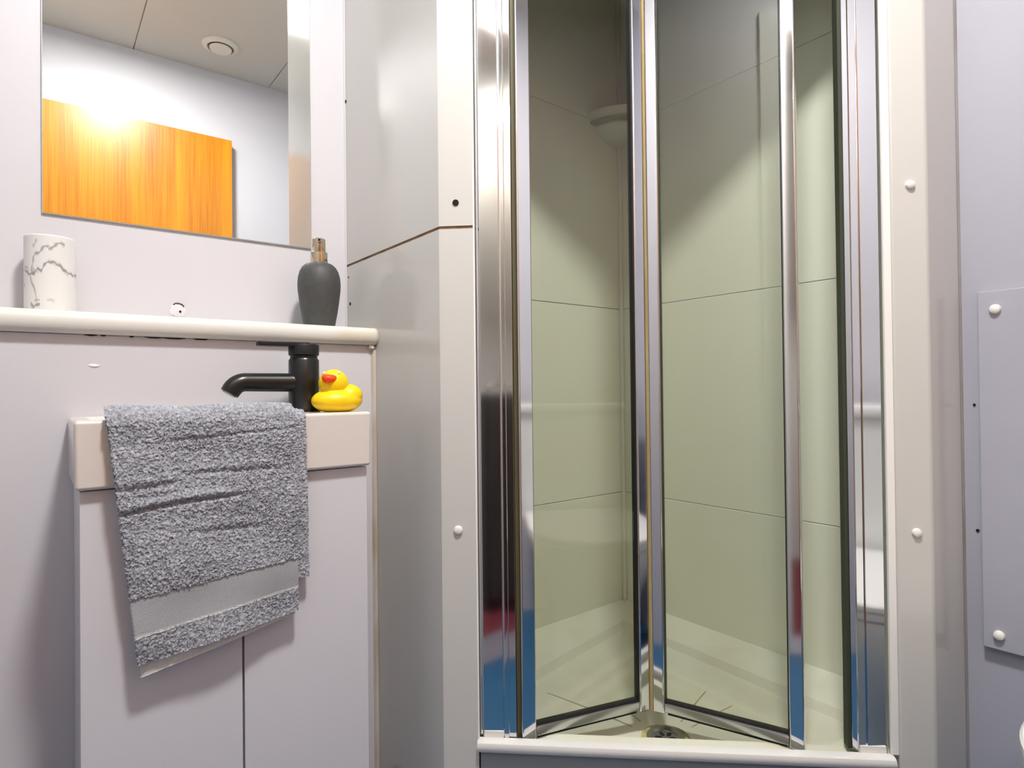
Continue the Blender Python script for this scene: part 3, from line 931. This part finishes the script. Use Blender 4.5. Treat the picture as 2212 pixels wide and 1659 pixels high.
def make_rows(off, ystart, zb0, zb1, zt0, zt1, edges, include_top=True, ripple=1.0):
    """rows from the back of the basin top over the edge and down; (zt0,zt1)-(zb0,zb1): left/right z of first and last hanging row"""
    R_ = .006 + off
    rows = []
    def xe(z, U):
        t_ = np.clip((z + .02) / (-.27), 0, 1.1)
        return edges[0] + (edges[2] - edges[0]) * t_, edges[1] + (edges[3] - edges[1]) * t_
    if include_top:
        nt_ = max(3, int((ystart - CY) * GR))
        for k in range(nt_):
            y = ystart + (CY - ystart) * k / nt_
            def f(U, y=y):
                xa, xb = xe(np.zeros_like(U), U)
                return np.full_like(U, y), np.full_like(U, CZ + R_) + .0012 * np.sin(U * 9 + 1) - .09 * (y - CY), 0, 1, xa + .5 * (y - CY), xb - .1 * (y - CY)
            rows.append(f)
        na = max(8, int(R_ * math.pi / 2 * GR))
        for k in range(na):
            a = math.pi / 2 * k / na
            def f(U, a=a):
                xa, xb = xe(np.zeros_like(U), U)
                w_ = .0012 * np.sin(U * 9 + 1) * math.cos(a)
                return CY - R_ * math.sin(a) + 0 * U, CZ + R_ * math.cos(a) + w_, -math.sin(a), math.cos(a), xa, xb
            rows.append(f)
    L0 = abs((zb0 + zb1) / 2 - (zt0 + zt1) / 2)
    nd = max(6, int(L0 * GR))
    for k in range(nd + 1):
        s_ = k / nd
        def f(U, s_=s_):
            z = (zt0 + (zt1 - zt0) * U) * (1 - s_) + (zb0 + (zb1 - zb0) * U) * s_
            xa, xb = xe(z, U)
            x = xa + (xb - xa) * U
            dd = np.clip((CZ - z) / .03, 0, 1)
            return CY - R_ - ripple * relief(x, z) * dd - .004 * np.clip((-z - .1) / .2, 0, 1) * (1 - U), z, -1, 0, xa, xb
        rows.append(f)
    return rows
ED = (.0546, .2436, .0822, .2475)
tw = empty('hand_towel', (.155, BF - .02, -.29), label='grey terry hand towel with a flat woven band hung over the basin front', cat='towel')
OFF = .0125
cloth('front_layer', tw, M['terry'], make_rows(OFF, .800, -.2100, -.1965, CZ, CZ, ED), OFF, 0, 0, .0045, .0016)
cloth('woven_band', tw, M['weave'], make_rows(OFF - .0008, 0, -.2480, -.2310, -.2100, -.1965, ED, False), OFF, 0, 0, .0035, .0006, nu=330, weave=True)
cloth('piping', tw, M['hem'], make_rows(OFF, 0, -.2502, -.2330, -.2480, -.2310, ED, False), OFF, 0, 0, .0045, .0006, nu=300)
cloth('lower_border', tw, M['terry'], make_rows(OFF, 0, -.2775, -.2600, -.2502, -.2330, ED, False), OFF, 0, 0, .0045, .0014)
EH = (.0560, .2420, .0835, .2440)
cloth('hem', tw, M['hem'], make_rows(OFF - .0045, 0, -.2925, -.2640, -.2700, -.2540, EH, False, ripple=.6), OFF, 0, 0, .003, .0002, nu=120)
EB = (.0620, .2585, .0920, .2625)
cloth('back_layer', tw, M['terry'], make_rows(.0050, .806, -.2240, -.2235, CZ, CZ, EB, ripple=.4), .0, 0, 0, .0035, .0013, nu=260)

# ------------------------------------------------------------------ access panel on the right wall
ap = empty('access_panel', (X1, .10, -.3385), label='lilac access panel screwed to the right wall above the toilet', cat='access panel')
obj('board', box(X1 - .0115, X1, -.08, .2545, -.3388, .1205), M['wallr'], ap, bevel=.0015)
for yy, z in ((.2355, .0962), (.2375, -.3195), (-.062, .0962), (-.062, -.3195)):
    disc_cap('screw_cap', (X1 - .0115, yy, z), .0062, .0062, (-1, 0, 0), M['screw'], ap)
disc_cap('nail_hole', (X1 - .0004, .2612, -.192), .002, .0008, (-1, 0, 0), M['dark'], bpy.data.objects['wall_right'], dome=False)
disc_cap('nail_hole', (X1 - .0004, .2625, -.0265), .0016, .0008, (-1, 0, 0), M['dark'], bpy.data.objects['wall_right'], dome=False)

# ------------------------------------------------------------------ toilet
CXT = .758
SZ = -.325
to = empty('toilet', (CXT, .0, FL), label='white close coupled toilet at the right, lid closed, facing the mirror wall', cat='toilet')
def seat_outline(f=1.0, back=-.19, front=.168, hw=.155, n=40):
    pts = []
    for k in range(n + 1):
        a = math.pi * k / n
        pts.append((CXT + hw * f * math.cos(a), (front - .19) + .19 * f * abs(math.sin(a)) ** .85))
    pts += [(CXT - hw * .92 * f, back), (CXT + hw * .92 * f, back)]
    return pts
def loft(levels, cap0=True, cap1=True):
    bm = bmesh.new()
    rows = [[bm.verts.new(W((x, y, z))) for x, y in pl] for pl, z in levels]
    n = len(rows[0])
    for a, b in zip(rows, rows[1:]):
        for i in range(n):
            bm.faces.new((a[i], a[(i + 1) % n], b[(i + 1) % n], b[i]))
    if cap0:
        bm.faces.new(rows[0])
    if cap1:
        bm.faces.new(rows[-1])
    return bm
def sc(pl, sx, sy, cy=0.0):
    return [(CXT + (x - CXT) * sx, cy + (y - cy) * sy) for x, y in pl]
so_ = seat_outline()
obj('lid', loft([(sc(so_, .985, .985), SZ - .012), (so_, SZ - .010), (so_, SZ - .003), (sc(so_, .985, .985), SZ), (sc(so_, .6, .7), SZ + .003)]), M['seat'], to, smooth=True)
obj('seat', loft([(sc(so_, .97, .97), SZ - .026), (sc(so_, .995, .99), SZ - .023), (sc(so_, .995, .99), SZ - .0150), (sc(so_, .975, .975), SZ - .0130)]), M['seat'], to, smooth=True)
obj('bowl', loft([(sc(so_, .52, .55, -.1), FL), (sc(so_, .50, .52, -.1), FL + .04), (sc(so_, .55, .60, -.1), FL + .14), (sc(so_, .80, .86, -.05), FL + .25), (sc(so_, .95, .955), SZ - .050), (sc(so_, .965, .965), SZ - .028)]), M['ceramic'], to, smooth=True, angle=60)
obj('cistern', box(CXT - .155, CXT + .155, -.378, -.205, SZ - .03, SZ + .26), M['ceramic'], to, bevel=.012, segs=4)
obj('cistern_lid', box(CXT - .162, CXT + .162, -.382, -.198, SZ + .2605, SZ + .286), M['ceramic'], to, bevel=.008, segs=3)
obj('flush_button', lathe(bmesh.new(), [(.018, 0), (.018, .003), (.014, .0045)], (CXT, -.29, SZ + .286)), M['chrome'], to, smooth=True)

# ------------------------------------------------------------------ wooden door folded back against the front wall (seen in the mirror)
wd = empty('wooden_door', (.27, -.43, FL), label='orange veneered flush door standing open, reflected in the wall mirror', cat='door')
obj('door_leaf', box(-.048, .575, -.456, -.420, FL + .008, DT), M['wood'], wd, bevel=.001)
hn = obj('handle_plate', box(.525, .550, -.4200, -.4165, -.12, .03), M['chrome'], wd, bevel=.001)
obj('handle', tube(bmesh.new(), [(.537, -.418, -.03), (.537, -.390, -.03), (.530, -.384, -.03), (.45, -.384, -.03)], .008, 16), M['chrome'], hn, smooth=True)

# ------------------------------------------------------------------ ceiling: extractor valve and lamp
ve = empty('ceiling_vent', (.502, -.257, CE), label='round white extractor vent in the ceiling, seen in the mirror', cat='vent')
obj('ring', lathe(bmesh.new(), [(.058, 0), (.058, -.004), (.052, -.009), (.043, -.011), (.041, -.009), (.041, 0)], (.502, -.257, CE - .0002), 56), M['vent'], ve, smooth=True)
obj('throat', lathe(bmesh.new(), [(.041, -.0005), (.041, -.002)], (.502, -.257, CE), 48), M['groove'], ve)
obj('valve_disc', lathe(bmesh.new(), [(.010, -.002), (.010, -.009), (.034, -.0095), (.0355, -.012), (.033, -.016), (.01, -.018)], (.502, -.257, CE), 48), M['vent'], ve, smooth=True)
la = empty('ceiling_light', (LAMP[0], LAMP[1], CE), label='round white ceiling light over the middle of the bathroom', cat='light')
obj('base', lathe(bmesh.new(), [(.094, 0), (.094, -.012), (.091, -.015), (.083, -.0145), (.0815, -.011)], (LAMP[0], LAMP[1], CE - .0002), 48), M['vent'], la, smooth=True)
obj('diffuser', lathe(bmesh.new(), [(.080, -.0125), (.079, -.0135), (.006, -.0137)], (LAMP[0], LAMP[1], CE), 48), M['lamp'], la, smooth=True)
